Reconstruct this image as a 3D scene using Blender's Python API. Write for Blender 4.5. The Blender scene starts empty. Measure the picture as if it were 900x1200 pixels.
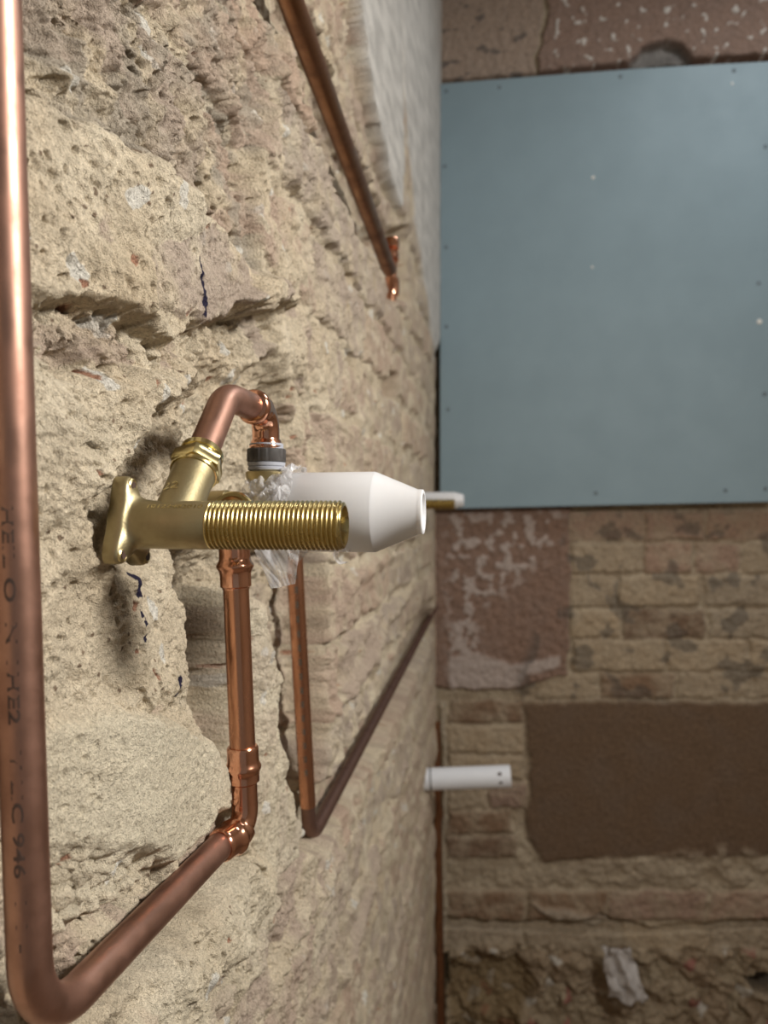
import bpy, bmesh, math, random
import numpy as np
from mathutils import Vector, Matrix

random.seed(7)
S = bpy.context.scene
COL = S.collection

# ------------------------------------------------------------------ camera, light, exposure
H = 1.40                      # camera height above the floor
YAW = math.radians(9.15)      # camera turned towards the left wall
FPX = 900.0                   # focal length in pixels of a 900 x 1200 frame
cam_d = bpy.data.cameras.new('camera')
cam = bpy.data.objects.new('camera', cam_d); COL.objects.link(cam)
cam.location = (0, 0, H)
cam.rotation_euler = (math.pi/2, 0, YAW)
cam_d.sensor_fit = 'VERTICAL'; cam_d.sensor_height = 36.0; cam_d.lens = 36.0*FPX/1200
cam_d.clip_start = 0.01
cam_d.dof.use_dof = True; cam_d.dof.focus_distance = 0.385; cam_d.dof.aperture_fstop = 9.5
S.camera = cam

w = bpy.data.worlds.new('world'); S.world = w; w.use_nodes = True
w.node_tree.nodes['Background'].inputs[0].default_value = (1, .97, .93, 1)
w.node_tree.nodes['Background'].inputs[1].default_value = 0.15

def area(name, loc, target, size, energy, color):
    d = bpy.data.lights.new(name, 'AREA'); d.shape = 'DISK'; d.size = size; d.energy = energy; d.color = color
    o = bpy.data.objects.new(name, d); COL.objects.link(o); o.location = loc
    o.rotation_euler = (Vector(target)-Vector(loc)).to_track_quat('-Z', 'Y').to_euler()
    return o
area('work_lamp', (0.86, 0.17, H+0.55), (-0.16, 0.24, H-.12), 0.22, 20.5, (1, .965, .91))
area('ceiling_lamp', (0.75, 1.25, H+1.38), (0.6, 1.3, 0), 0.5, 8.0, (.95, .98, 1))

S.view_settings.view_transform = 'Standard'; S.view_settings.look = 'None'
S.view_settings.gamma = 1; S.view_settings.use_curve_mapping = False
S.view_settings.exposure = 0.12

# ------------------------------------------------------------------ measuring helpers
ca, sa = math.cos(YAW), math.sin(YAW)
def ray(u, v):
    du = u-450.0
    return np.array([-sa*FPX+ca*du, ca*FPX+sa*du, 600.0-v])
def at(u, v, z):              # point at depth z along the viewing axis
    r = ray(u, v)*(z/FPX); return Vector((r[0], r[1], r[2]+H))
def atX(u, v, X):             # point on the plane x = X
    r = ray(u, v); r = r*(X/r[0]); return Vector((X, r[1], r[2]+H))
def atY(u, v, Y):
    r = ray(u, v); r = r*(Y/r[1]); return Vector((r[0], Y, r[2]+H))

# ------------------------------------------------------------------ noise (numpy)
def _hash(ix, iy, seed):
    n = (ix.astype(np.int64)*374761393 + iy.astype(np.int64)*668265263 + seed*2147483647+seed*97) & 0xFFFFFFFF
    n = ((n ^ (n >> 13))*1274126177) & 0xFFFFFFFF
    n = ((n ^ (n >> 16))*2246822519) & 0xFFFFFFFF
    return ((n ^ (n >> 15)) & 0xFFFFFF)/float(0xFFFFFF)
def vnoise(x, y, seed=0):     # gradient noise, about -1..1
    ix = np.floor(x); iy = np.floor(y); fx = x-ix; fy = y-iy
    ux = fx*fx*fx*(fx*(fx*6-15)+10); uy = fy*fy*fy*(fy*(fy*6-15)+10)
    def g(dx, dy):
        a = _hash(ix+dx, iy+dy, seed)*2*math.pi
        return np.cos(a)*(fx-dx)+np.sin(a)*(fy-dy)
    a = g(0, 0); b = g(1, 0); c = g(0, 1); d = g(1, 1)
    return ((a+(b-a)*ux)*(1-uy)+(c+(d-c)*ux)*uy)*1.5
def fbm(x, y, scale, octs, seed, dy=None, gain=.5, ridged=False):
    """scale = wavelength in metres; octaves finer than the mesh step dy fade out"""
    t = np.zeros_like(x); a = 1.0; lam = scale
    for o in range(octs):
        n = vnoise(x/lam, y/lam, seed+o*17)
        if ridged: n = 1-2*np.abs(n)
        if dy is not None: n = n*np.clip(lam/(2.2*dy)-.4, 0, 1)
        t += a*n; a *= gain; lam *= .5
    return t
def worley(x, y, cell, seed):
    cx = np.floor(x/cell); cy = np.floor(y/cell)
    best = np.full_like(x, 9.0); bid = np.zeros_like(x)
    for i in (-1, 0, 1):
        for j in (-1, 0, 1):
            a = cx+i; b = cy+j
            px = a+_hash(a, b, seed); py = b+_hash(a, b, seed+5)
            d = np.hypot(x/cell-px, y/cell-py)
            m = d < best
            best = np.where(m, d, best); bid = np.where(m, _hash(a, b, seed+9), bid)
    return best, bid          # distance in cells, random id of the cell
def sstep(a, b, x):
    t = np.clip((x-a)/(b-a), 0, 1); return t*t*(3-2*t)
def poly_sd(X, Y, P, pad=.06):   # signed distance, positive inside; far points get -1
    P = np.array(P); out = np.full(X.shape, -1.0)
    m = (X > P[:, 0].min()-pad) & (X < P[:, 0].max()+pad) & (Y > P[:, 1].min()-pad) & (Y < P[:, 1].max()+pad)
    x = X[m]; y = Y[m]
    if x.size == 0: return out
    d = np.full(x.shape, 9.0); ins = np.zeros(x.shape, bool)
    n = len(P)
    for i in range(n):
        ax, ay = P[i]; bx, by = P[(i+1) % n]
        ex, ey = bx-ax, by-ay
        t = np.clip(((x-ax)*ex+(y-ay)*ey)/(ex*ex+ey*ey+1e-12), 0, 1)
        d = np.minimum(d, np.hypot(x-ax-t*ex, y-ay-t*ey))
        c = (ay > y) != (by > y)
        with np.errstate(divide='ignore', invalid='ignore'):
            xi = ax+(y-ay)*ex/(ey if ey != 0 else 1e-12)
        ins ^= c & (x < xi)
    out[m] = np.where(ins, d, -d)
    return out

# ------------------------------------------------------------------ materials
def mat_new(name):
    m = bpy.data.materials.new(name); m.use_nodes = True
    nt = m.node_tree; b = nt.nodes['Principled BSDF']
    return m, nt, b
def nd(nt, t, **kw):
    n = nt.nodes.new(t)
    for k, v in kw.items(): setattr(n, k, v)
    return n
def masonry(name, grain, bump, rough=.92, speck=.5):
    m, nt, b = mat_new(name); L = nt.links.new
    at_ = nd(nt, 'ShaderNodeVertexColor', layer_name='Col')
    tc = nd(nt, 'ShaderNodeTexCoord')
    n1 = nd(nt, 'ShaderNodeTexNoise'); n1.inputs['Scale'].default_value = grain; n1.inputs['Detail'].default_value = 5; n1.inputs['Roughness'].default_value = .65
    n2 = nd(nt, 'ShaderNodeTexVoronoi'); n2.inputs['Scale'].default_value = grain*.9; n2.inputs['Randomness'].default_value = 1
    L(tc.outputs['Object'], n1.inputs['Vector']); L(tc.outputs['Object'], n2.inputs['Vector'])
    r = nd(nt, 'ShaderNodeMapRange'); r.inputs[1].default_value = .28; r.inputs[2].default_value = .72; r.inputs[3].default_value = .72; r.inputs[4].default_value = 1.22
    L(n1.outputs['Fac'], r.inputs[0])
    mul = nd(nt, 'ShaderNodeMix', data_type='RGBA', blend_type='MULTIPLY'); mul.inputs[0].default_value = speck+.35
    L(at_.outputs['Color'], mul.inputs[6]); L(r.outputs[0], mul.inputs[7])
    L(mul.outputs[2], b.inputs['Base Color'])
    b.inputs['Roughness'].default_value = rough; b.inputs['Specular IOR Level'].default_value = .15
    mx = nd(nt, 'ShaderNodeMath', operation='ADD'); L(n1.outputs['Fac'], mx.inputs[0])
    m2 = nd(nt, 'ShaderNodeMath', operation='MULTIPLY'); m2.inputs[1].default_value = .35
    L(n2.outputs['Distance'], m2.inputs[0]); L(m2.outputs[0], mx.inputs[1])
    bp = nd(nt, 'ShaderNodeBump'); bp.inputs['Strength'].default_value = 1; bp.inputs['Distance'].default_value = bump
    L(mx.outputs[0], bp.inputs['Height'])
    n3 = nd(nt, 'ShaderNodeTexNoise'); n3.inputs['Scale'].default_value = grain*3.1; n3.inputs['Detail'].default_value = 3; L(tc.outputs['Object'], n3.inputs['Vector'])
    b3 = nd(nt, 'ShaderNodeBump'); b3.inputs['Strength'].default_value = 1; b3.inputs['Distance'].default_value = bump*.45
    L(n3.outputs['Fac'], b3.inputs['Height']); L(bp.outputs[0], b3.inputs['Normal']); L(b3.outputs[0], b.inputs['Normal'])
    return m
def metal(name, col, col2, rough, rough2, nscale=60, stretch=(1, 1, 1), metallic=1.0, bump=0.0):
    m, nt, b = mat_new(name); L = nt.links.new
    tc = nd(nt, 'ShaderNodeTexCoord'); mp = nd(nt, 'ShaderNodeMapping'); mp.inputs['Scale'].default_value = stretch
    n = nd(nt, 'ShaderNodeTexNoise'); n.inputs['Scale'].default_value = nscale; n.inputs['Detail'].default_value = 6; n.inputs['Roughness'].default_value = .6
    L(tc.outputs['Object'], mp.inputs[0]); L(mp.outputs[0], n.inputs['Vector'])
    mr = nd(nt, 'ShaderNodeMapRange'); mr.inputs[1].default_value = .35; mr.inputs[2].default_value = .65
    L(n.outputs['Fac'], mr.inputs[0])
    c = nd(nt, 'ShaderNodeMix', data_type='RGBA'); c.inputs[6].default_value = (*col, 1); c.inputs[7].default_value = (*col2, 1)
    L(mr.outputs[0], c.inputs[0]); L(c.outputs[2], b.inputs['Base Color'])
    r = nd(nt, 'ShaderNodeMapRange'); r.inputs[3].default_value = rough; r.inputs[4].default_value = rough2
    L(mr.outputs[0], r.inputs[0]); L(r.outputs[0], b.inputs['Roughness'])
    b.inputs['Metallic'].default_value = metallic
    if bump:
        n3 = nd(nt, 'ShaderNodeTexNoise'); n3.inputs['Scale'].default_value = 900; L(tc.outputs['Object'], n3.inputs['Vector'])
        bp = nd(nt, 'ShaderNodeBump'); bp.inputs['Distance'].default_value = bump; bp.inputs['Strength'].default_value = .5
        L(n3.outputs['Fac'], bp.inputs['Height']); L(bp.outputs[0], b.inputs['Normal'])
    return m
def plain(name, col, rough=.5, var=.08, nscale=40, sss=0, spec=.5):
    m = metal(name, tuple(c*(1+var) for c in col), tuple(c*(1-var) for c in col), rough, min(1, rough*1.15), nscale, metallic=0)
    b = m.node_tree.nodes['Principled BSDF']; b.inputs['Specular IOR Level'].default_value = spec
    if sss: b.inputs['Subsurface Weight'].default_value = sss; b.inputs['Subsurface Radius'].default_value = (.01, .009, .008); b.inputs['Subsurface Scale'].default_value = .5
    return m
M = {}
M['near_wall'] = masonry('lime_mortar_and_brick', 480, .0027)
M['far_wall'] = masonry('old_far_wall', 120, .003)
M['copper'] = metal('copper_tube', (.70, .36, .22), (.52, .26, .16), .20, .36, 45, (1, 1, .25))
M['copper_dull'] = metal('dusty_copper_tube', (.45, .26, .195), (.34, .19, .14), .36, .55, 55)
M['copper_dark'] = metal('brown_copper_tube', (.36, .185, .10), (.22, .11, .065), .28, .5, 30)
M['copper_brown'] = metal('brown_stained_copper', (.24, .145, .115), (.17, .10, .08), .5, .62, 40)
M['copper_bright'] = metal('polished_copper', (.86, .48, .33), (.72, .36, .23), .09, .2, 70)
M['brass'] = metal('cast_brass', (.56, .46, .25), (.47, .38, .19), .33, .44, 80, bump=.00012)
M['brass_body'] = metal('dull_cast_brass', (.40, .34, .20), (.34, .28, .155), .42, .52, 90, bump=.00015)
M['brass_thread'] = metal('machined_brass', (.58, .46, .21), (.49, .38, .155), .22, .32, 90)
M['brass_bright'] = metal('bright_brass', (.78, .68, .36), (.66, .55, .26), .16, .28, 60)
M['white_plastic'] = plain('white_plastic', (.64, .64, .65), .34, .02, 30, sss=.3)
M['pipe_plastic'] = plain('white_waste_plastic', (.74, .76, .80), .35, .02, 30)
M['grey_washer'] = plain('grey_rubber', (.33, .34, .38), .5, .06)
M['black_plastic'] = plain('black_plastic', (.055, .05, .047), .42, .3, 90)
M['ink'] = plain('dark_print', (.055, .03, .022), .6, .2)
M['green_ink'] = plain('dark_green_print', (.05, .06, .05), .6, .2)
M['screw'] = metal('grey_screw', (.12, .13, .14), (.08, .085, .09), .4, .5)
M['board'] = plain('grey_cement_board', (.225, .305, .345), .5, .03, 9, spec=.35)
M['speck'] = plain('white_filler', (.75, .73, .68), .8)
M['batten'] = plain('dark_timber', (.05, .035, .025), .8)
M['bag'] = plain('pale_polythene', (.46, .43, .41), .5, .05, spec=.35)
M['plain_wall'] = plain('bare_plaster', (.52, .46, .40), .9)
M['boards'] = plain('floorboards', (.22, .16, .11), .8)
m, nt, b = mat_new('clear_film')
tr = nd(nt, 'ShaderNodeBsdfTransparent'); mxs = nd(nt, 'ShaderNodeMixShader'); mxs.inputs[0].default_value = .5
b.inputs['Base Color'].default_value = (.86, .86, .87, 1); b.inputs['Roughness'].default_value = .22; b.inputs['Specular IOR Level'].default_value = .5
nn = nd(nt, 'ShaderNodeTexNoise'); nn.inputs['Scale'].default_value = 160; nn.inputs['Detail'].default_value = 3
tcf = nd(nt, 'ShaderNodeTexCoord'); nt.links.new(tcf.outputs['Object'], nn.inputs['Vector'])
mrf = nd(nt, 'ShaderNodeMapRange'); mrf.inputs[1].default_value = .3; mrf.inputs[2].default_value = .7; mrf.inputs[3].default_value = .18; mrf.inputs[4].default_value = .48
nt.links.new(nn.outputs['Fac'], mrf.inputs[0]); nt.links.new(mrf.outputs[0], mxs.inputs[0])
tl = nd(nt, 'ShaderNodeBsdfTranslucent'); tl.inputs[0].default_value = (.9, .9, .92, 1)
mx2 = nd(nt, 'ShaderNodeMixShader'); mx2.inputs[0].default_value = .55
nt.links.new(tl.outputs[0], mx2.inputs[1]); nt.links.new(b.outputs[0], mx2.inputs[2])
nt.links.new(tr.outputs[0], mxs.inputs[1]); nt.links.new(mx2.outputs[0], mxs.inputs[2])
nt.links.new(mxs.outputs[0], nt.nodes['Material Output'].inputs['Surface'])
M['film'] = m

# ------------------------------------------------------------------ object helpers
def thing(name, label, cat, loc, group=None):
    o = bpy.data.objects.new(name, None); COL.objects.link(o); o.location = loc; o.empty_display_size = .02
    o['label'] = label; o['category'] = cat
    if group: o['group'] = group
    return o
def origin(p):
    l = Vector((0, 0, 0))
    while p is not None: l = l+p.location; p = p.parent
    return l
def mesh_obj(name, verts, faces, mat, parent=None, smooth=True, label=None):
    me = bpy.data.meshes.new(name)
    og = origin(parent)
    me.from_pydata([tuple(Vector(v)-og) for v in verts], [], faces)
    me.update()
    if smooth: me.polygons.foreach_set('use_smooth', [True]*len(me.polygons))
    me.materials.append(mat)
    o = bpy.data.objects.new(name, me); COL.objects.link(o); o.parent = parent
    if label: o['label'] = label
    return o
def np_mesh(name, verts, quads, mat, colors=None, parent=None):
    me = bpy.data.meshes.new(name)
    nv, nf = len(verts), len(quads)
    me.vertices.add(nv); me.vertices.foreach_set('co', np.ascontiguousarray(verts, np.float32).ravel())
    me.loops.add(nf*4); me.loops.foreach_set('vertex_index', np.ascontiguousarray(quads, np.int32).ravel())
    me.polygons.add(nf)
    me.polygons.foreach_set('loop_start', np.arange(0, nf*4, 4, dtype=np.int32))
    me.update(calc_edges=True)
    me.polygons.foreach_set('use_smooth', np.ones(nf, bool))
    if colors is not None:
        a = me.color_attributes.new('Col', 'FLOAT_COLOR', 'POINT')
        c = np.ones((nv, 4), np.float32); c[:, :3] = colors
        a.data.foreach_set('color', c.ravel())
    me.materials.append(mat)
    o = bpy.data.objects.new(name, me); COL.objects.link(o); o.parent = parent
    return o
def frame_for(d):
    d = Vector(d).normalized()
    a = Vector((0, 0, 1)) if abs(d.z) < .9 else Vector((1, 0, 0))
    x = d.cross(a).normalized(); y = d.cross(x).normalized()
    return d, x, y
def lathe(name, o, d, prof, mat, parent=None, seg=48, smooth=True, rfun=None, label=None, mod=None):
    """prof: list of (t, r). rfun(t, r, theta) may change the radius"""
    d, x, y = frame_for(d); o = Vector(o); vs = []; fs = []
    n = len(prof)
    for (t, r) in prof:
        for k in range(seg):
            th = 2*math.pi*k/seg
            rr = rfun(t, r, th) if rfun else r
            vs.append(o+d*t+x*(rr*math.cos(th))+y*(rr*math.sin(th)))
    for i in range(n-1):
        for k in range(seg):
            k2 = (k+1) % seg
            fs.append((i*seg+k, i*seg+k2, (i+1)*seg+k2, (i+1)*seg+k))
    ob = mesh_obj(name, vs, fs, mat, parent, smooth, label)
    if smooth: sharpen(ob)
    return ob
def sharpen(o, ang=38):
    me = o.data; bm = bmesh.new(); bm.from_mesh(me)
    bmesh.ops.remove_doubles(bm, verts=bm.verts, dist=1e-6)
    bmesh.ops.recalc_face_normals(bm, faces=bm.faces)
    lim = math.radians(ang)
    for e in bm.edges:
        if len(e.link_faces) == 2 and e.calc_face_angle(0) > lim: e.smooth = False
    bm.to_mesh(me); bm.free()
def fillet(pts, r, n=14):
    """round every inner corner of a polyline; r one radius or a list"""
    pts = [Vector(p) for p in pts]; out = [pts[0]]
    for i in range(1, len(pts)-1):
        a, b_, c = pts[i-1], pts[i], pts[i+1]
        rr = r[i-1] if isinstance(r, (list, tuple)) else r
        u = (a-b_).normalized(); v = (c-b_).normalized()
        th = u.angle(v); t = min(rr/math.tan(th/2), .49*(a-b_).length if i > 1 else .95*(a-b_).length, (c-b_).length*.95)
        rr = t*math.tan(th/2)
        cen = b_+(u+v).normalized()*(rr/math.sin(th/2))
        p0 = b_+u*t-cen; p1 = b_+v*t-cen; tot = p0.angle(p1); ax = p0.cross(p1).normalized()
        for k in range(n+1):
            out.append(cen+Matrix.Rotation(tot*k/n, 3, ax) @ p0)
    out.append(pts[-1])
    return out
def densify(pts, step):
    out = [Vector(pts[0])]
    for a, b_ in zip(pts[:-1], pts[1:]):
        L = (b_-a).length; n = max(1, int(L/step))
        for k in range(1, n+1): out.append(a.lerp(b_, k/n))
    return out
def tube(name, pts, r, mat, parent=None, seg=32, cap=True, label=None, bore=None):
    """r: radius or function of (length along, total)"""
    pts = [Vector(p) for p in pts]; n = len(pts)
    ls = [0]
    for a, b_ in zip(pts[:-1], pts[1:]): ls.append(ls[-1]+(b_-a).length)
    vs = []; fs = []; x = None
    for i, p in enumerate(pts):
        t = (pts[min(i+1, n-1)]-pts[max(i-1, 0)]).normalized()
        if x is None: _, x, _ = frame_for(t)
        x = (x-t*x.dot(t)).normalized(); y = t.cross(x)
        rr = r(ls[i], ls[-1]) if callable(r) else r
        for k in range(seg):
            th = 2*math.pi*k/seg; vs.append(p+x*(rr*math.cos(th))+y*(rr*math.sin(th)))
    for i in range(n-1):
        for k in range(seg):
            k2 = (k+1) % seg; fs.append((i*seg+k, i*seg+k2, (i+1)*seg+k2, (i+1)*seg+k))
    if cap:
        fs.append(tuple(reversed(range(seg)))); fs.append(tuple((n-1)*seg+k for k in range(seg)))
    ob = mesh_obj(name, vs, fs, mat, parent, True, label); sharpen(ob, 50)
    return ob
def text_mesh(s, size, bold=0):
    cu = bpy.data.curves.new('lettering', 'FONT'); cu.body = s; cu.size = size; cu.resolution_u = 3; cu.offset = bold
    o = bpy.data.objects.new('lettering', cu); COL.objects.link(o)
    dg = bpy.context.evaluated_depsgraph_get(); dg.update()
    me = bpy.data.meshes.new_from_object(o.evaluated_get(dg))
    bpy.data.objects.remove(o); bpy.data.curves.remove(cu)
    bm = bmesh.new(); bm.from_mesh(me)
    bmesh.ops.triangulate(bm, faces=bm.faces)
    v = [tuple(a.co[:2]) for a in bm.verts]; f = [tuple(a.index for a in q.verts) for q in bm.faces]
    bm.free(); bpy.data.meshes.remove(me)
    return v, f
def wrap_on_path(name, v2, f2, pts, r, s0, phi0, facing, mat, parent, flip=1):
    """lay flat letters round a tube: x runs along the tube, y round it; facing(point) is the direction the print looks to"""
    pts = [Vector(p) for p in pts]; ls = [0]
    for a, b_ in zip(pts[:-1], pts[1:]): ls.append(ls[-1]+(b_-a).length)
    vs = []
    for (x, y) in v2:
        s = min(max(s0+x, 0), ls[-1]-1e-6)
        i = max(k for k in range(len(ls)-1) if ls[k] <= s)
        p = pts[i].lerp(pts[i+1], (s-ls[i])/max(1e-9, ls[i+1]-ls[i])); t = (pts[i+1]-pts[i]).normalized()
        n = facing(p); n = (n-t*n.dot(t)).normalized(); q = n.cross(t)*flip
        ph = phi0+y/r
        vs.append(p+(n*math.cos(ph)+q*math.sin(ph))*(r+.00006))
    return mesh_obj(name, vs, f2, mat, parent, False)
def box(name, lo, hi, mat, parent=None, kind=None, bevel=0):
    bm = bmesh.new(); bmesh.ops.create_cube(bm, size=1)
    lo = Vector(lo); hi = Vector(hi); og = origin(parent)
    for v in bm.verts: v.co = Vector([(lo[i]+hi[i])/2+v.co[i]*(hi[i]-lo[i]) for i in range(3)])-og
    if bevel: bmesh.ops.bevel(bm, geom=bm.edges[:], offset=bevel, segments=2, affect='EDGES', profile=.5)
    me = bpy.data.meshes.new(name); bm.to_mesh(me); bm.free(); me.materials.append(mat)
    o = bpy.data.objects.new(name, me); COL.objects.link(o); o.parent = parent
    if kind: o['kind'] = kind
    return o
def split_grid(V, C, lab, names, mat, root_name, maxn=290):
    """V (r,c,3) C (r,c,3) lab (r,c) int; label 0 = the wall's own surface; names: label -> part name"""
    R, Cn = lab.shape
    idx = np.arange(R*Cn).reshape(R, Cn)
    q = np.stack([idx[:-1, :-1], idx[:-1, 1:], idx[1:, 1:], idx[1:, :-1]], -1).reshape(-1, 4)
    fl = np.max(np.stack([lab[:-1, :-1], lab[:-1, 1:], lab[1:, 1:], lab[1:, :-1]], -1).reshape(-1, 4), 1)
    Vf = V.reshape(-1, 3); Cf = C.reshape(-1, 3)
    order = np.argsort(fl, kind='stable'); fl2 = fl[order]
    ids, st, cnt = np.unique(fl2, return_index=True, return_counts=True)
    brick = [(c, i) for i, c in zip(ids, cnt) if names.get(int(i)) == 'brick']; brick.sort(reverse=True)
    dropped = set(i for c, i in brick[maxn:]) | set(i for c, i in brick if c < 45)
    def emit(name, qs, parent):
        u, inv = np.unique(qs.ravel(), return_inverse=True)
        return np_mesh(name, Vf[u], inv.reshape(-1, 4), mat, Cf[u], parent)
    base_q = [q[order[s:s+c]] for i, s, c in zip(ids, st, cnt) if i == 0 or i in dropped]
    root = emit(root_name, np.concatenate(base_q), None); root['kind'] = 'structure'
    for i, s, c in zip(ids, st, cnt):
        if i == 0 or i in dropped: continue
        emit(names[int(i)], q[order[s:s+c]], root)
    return root

# ------------------------------------------------------------------ wall_left: hacked brick and lime mortar, one relief
X0 = -.170
def LW(pts, X=X0): return [(lambda p: (p.y, p.z-H))(atX(u, v, X)) for u, v in pts]
inv = np.linspace(1/.215, 1/1.938, 860)
ys = np.concatenate([np.linspace(-1.5, .1, 12)[:-1], np.linspace(.1, .215, 30)[:-1], 1/inv])
ns, NX, ZT, ZB = 900, 110, 1.44, -1.40
sd_ = np.linspace(-.72, .72, ns)
Yg = np.repeat(ys[None, :], ns+2*NX, 0)
ye = np.clip(ys, .22, None)
mid = sd_[:, None]*ye[None, :]
lo_ = mid[0][None, :]+(ZB-mid[0])[None, :]*(np.linspace(1, 1/NX, NX)**1.6)[:, None]
hi_ = mid[-1][None, :]+(ZT-mid[-1])[None, :]*(np.linspace(1/NX, 1, NX)**1.6)[:, None]
Zg = np.concatenate([lo_, mid, hi_], 0)
dYs = np.gradient(ys); DY = np.repeat(np.abs(dYs)[None, :], ns+2*NX, 0)
DY = np.maximum(DY, np.abs(np.gradient(Zg, axis=0)))
N = lambda sc, o, seed, **k: fbm(Yg, Zg, sc, o, seed, DY, **k)
Yw = Yg+.010*N(.08, 2, 1)+.004*N(.022, 3, 2); Zw = Zg+.008*N(.07, 2, 3)+.004*N(.02, 3, 4)
far_fade = sstep(.5, .8, Yg)

# brick cells of an English stretcher bond, courses 75 mm high
kc = np.floor((Zw-.0965)/.075); zz = (Zw-.0965)/.075-kc
off = np.where(np.mod(kc, 2) == 0, .10, .2125)
jb = np.floor((Yw-off)/.225); yy = (Yw-off)/.225-jb
edge = np.minimum(np.minimum(zz, 1-zz)*.075, np.minimum(yy, 1-yy)*.225)-.005
rb = _hash(jb, kc, 31); rb2 = _hash(jb, kc, 32)
eg = np.maximum(.0045, 1.1*DY)
brick_h = -.006+.0085*sstep(-.35*eg, eg, edge)+(rb-.5)*.006+(yy-.5)*(rb2-.5)*.008+.0012*N(.03, 4, 40)+.0014*N(.009, 3, 41)
big = N(.16, 3, 50); midn = N(.045, 4, 51)
bias = np.full_like(Yg, .0012)+.0030*(1-far_fade)+.0025*N(.25, 2, 55)
def mask(pts, soft, grow=0.0, warp=True, X=X0):
    s = poly_sd(Yw if warp is True else Ym if warp == 2 else Yg, Zw if warp is True else Zm if warp == 2 else Zg, LW(pts, X)); sf = np.maximum(soft, .9*DY); return sstep(-sf, sf, s+grow)
Ym = Yg+.0045*N(.05, 2, 8); Zm = Zg+.005*N(.05, 2, 9)
shown = np.zeros_like(Yg)
# places where mortar lies over the bricks, and where their faces show
for pts, a in (
    ([(40, 60), (150, 90), (165, 350), (40, 360)], .012),
    ([(20, 400), (200, 450), (330, 440), (345, 640), (300, 690), (225, 800), (165, 830), (20, 900)], .008),
    ([(158, 292), (200, 285), (243, 268), (278, 330), (262, 362), (213, 402), (190, 380), (168, 350)], -.010),
    ([(120, 150), (190, 110), (240, 150), (275, 260), (215, 225)], -.002),
    ([(236, 80), (268, 70), (300, 160), (278, 190), (240, 130)], -.008),
    ([(310, 20), (360, 120), (400, 230), (380, 240), (330, 140), (290, 40)], -.006),
    ([(325, 1010), (345, 960), (362, 985), (330, 1090), (300, 1190), (272, 1200), (296, 1110)], -.009),
    ([(215, 1200), (235, 1150), (265, 1125), (258, 1200)], -.009),
    ([(60, 880), (165, 830), (285, 905), (260, 960), (190, 1040), (60, 1110)], .006),
    ([(225, 985), (262, 950), (265, 970), (200, 1040), (165, 1060)], -.009),
    ([(280, 1000), (330, 960), (300, 1080), (200, 1180), (180, 1120)], .004),
    ([(385, 700), (420, 660), (440, 700), (425, 800), (390, 830)], -.006),
    ([(425, 330), (455, 330), (470, 420), (440, 410)], -.006)):
    bias += a*mask(pts, .008)
    if a < -.004: shown = np.maximum(shown, mask(pts, .008))
mortar_h = -.0035+bias+.0055*midn+.0045*big
h = np.maximum(brick_h, mortar_h)
bexp = brick_h-mortar_h
brick_m = (bexp > 0) & (edge > 0)
h += .005*N(.3, 2, 60)
rough = np.ones_like(h)*.9
grey = np.zeros_like(h); plaster = np.zeros_like(h); smooth_c = np.zeros_like(h)
def level(pts, tgt, soft, keep=.35, warp=True, grow=0.0, X=X0):
    global h
    k = mask(pts, soft, grow, warp, X); h = h*(1-k)+(tgt+keep*h)*k; return k
def add(pts, a, soft):
    global h
    k = mask(pts, soft); h = h+a*k; return k
# rough recessed zone over the marked brick
k = add([(-60, -300), (300, -300), (330, 60), (300, 200), (306, 335), (245, 262), (200, 215), (95, 140), (-60, 60)], -.014, .005); rough += .8*k; grey += .95*k
k = add([(225, -60), (320, -60), (350, 100), (400, 230), (440, 330), (400, 330), (330, 200), (260, 60)], .002, .010); rough += .2*k; grey += .35*k
# marked brick stands proud over a broken bed joint
k = level([(-60, 90), (40, 105), (95, 140), (200, 215), (245, 262), (303, 343), (258, 362), (235, 385), (212, 402), (188, 390), (162, 358), (140, 348), (40, 352), (-60, 352)], .008, .004, .40); rough -= .25*k
k = level([(-60, 352), (40, 352), (140, 348), (165, 362), (190, 395), (215, 405), (260, 368), (312, 362), (330, 395), (285, 425), (200, 440), (100, 425), (-60, 420)], -.012, .005, .8); rough += .8*k
k = add([(262, 352), (285, 332), (325, 345), (336, 356), (318, 366), (285, 362)], .014, .004)
k = add([(262, 366), (300, 364), (330, 372), (325, 395), (275, 392)], -.008, .004)
k = add([(60, 440), (130, 420), (215, 440), (190, 500), (110, 540), (60, 520)], .004, .02)
# the channel cut for the two brass fittings and the upright pipe
k = level([(205, 470), (255, 425), (330, 430), (350, 500), (352, 645), (318, 690), (298, 700), (298, 885), (262, 888), (228, 815), (236, 700), (205, 660), (140, 672), (126, 640), (122, 590), (150, 555)], -.024, .012, .5); rough += .3*k
k = level([(140, 655), (236, 640), (250, 700), (240, 800), (205, 760), (165, 700), (140, 690)], -.006, .016, .5)
k = level([(120, 600), (132, 575), (150, 580), (155, 640), (140, 668), (128, 660)], -.026, .004, .6); rough += .4*k
k = add([(318, 450), (350, 440), (380, 500), (372, 560), (340, 560)], -.006, .008); rough += .7*k
k = level([(240, 690), (262, 640), (300, 650), (300, 890), (262, 893), (236, 850), (232, 800)], -.034, .014, .6, 2); rough += .3*k
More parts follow.
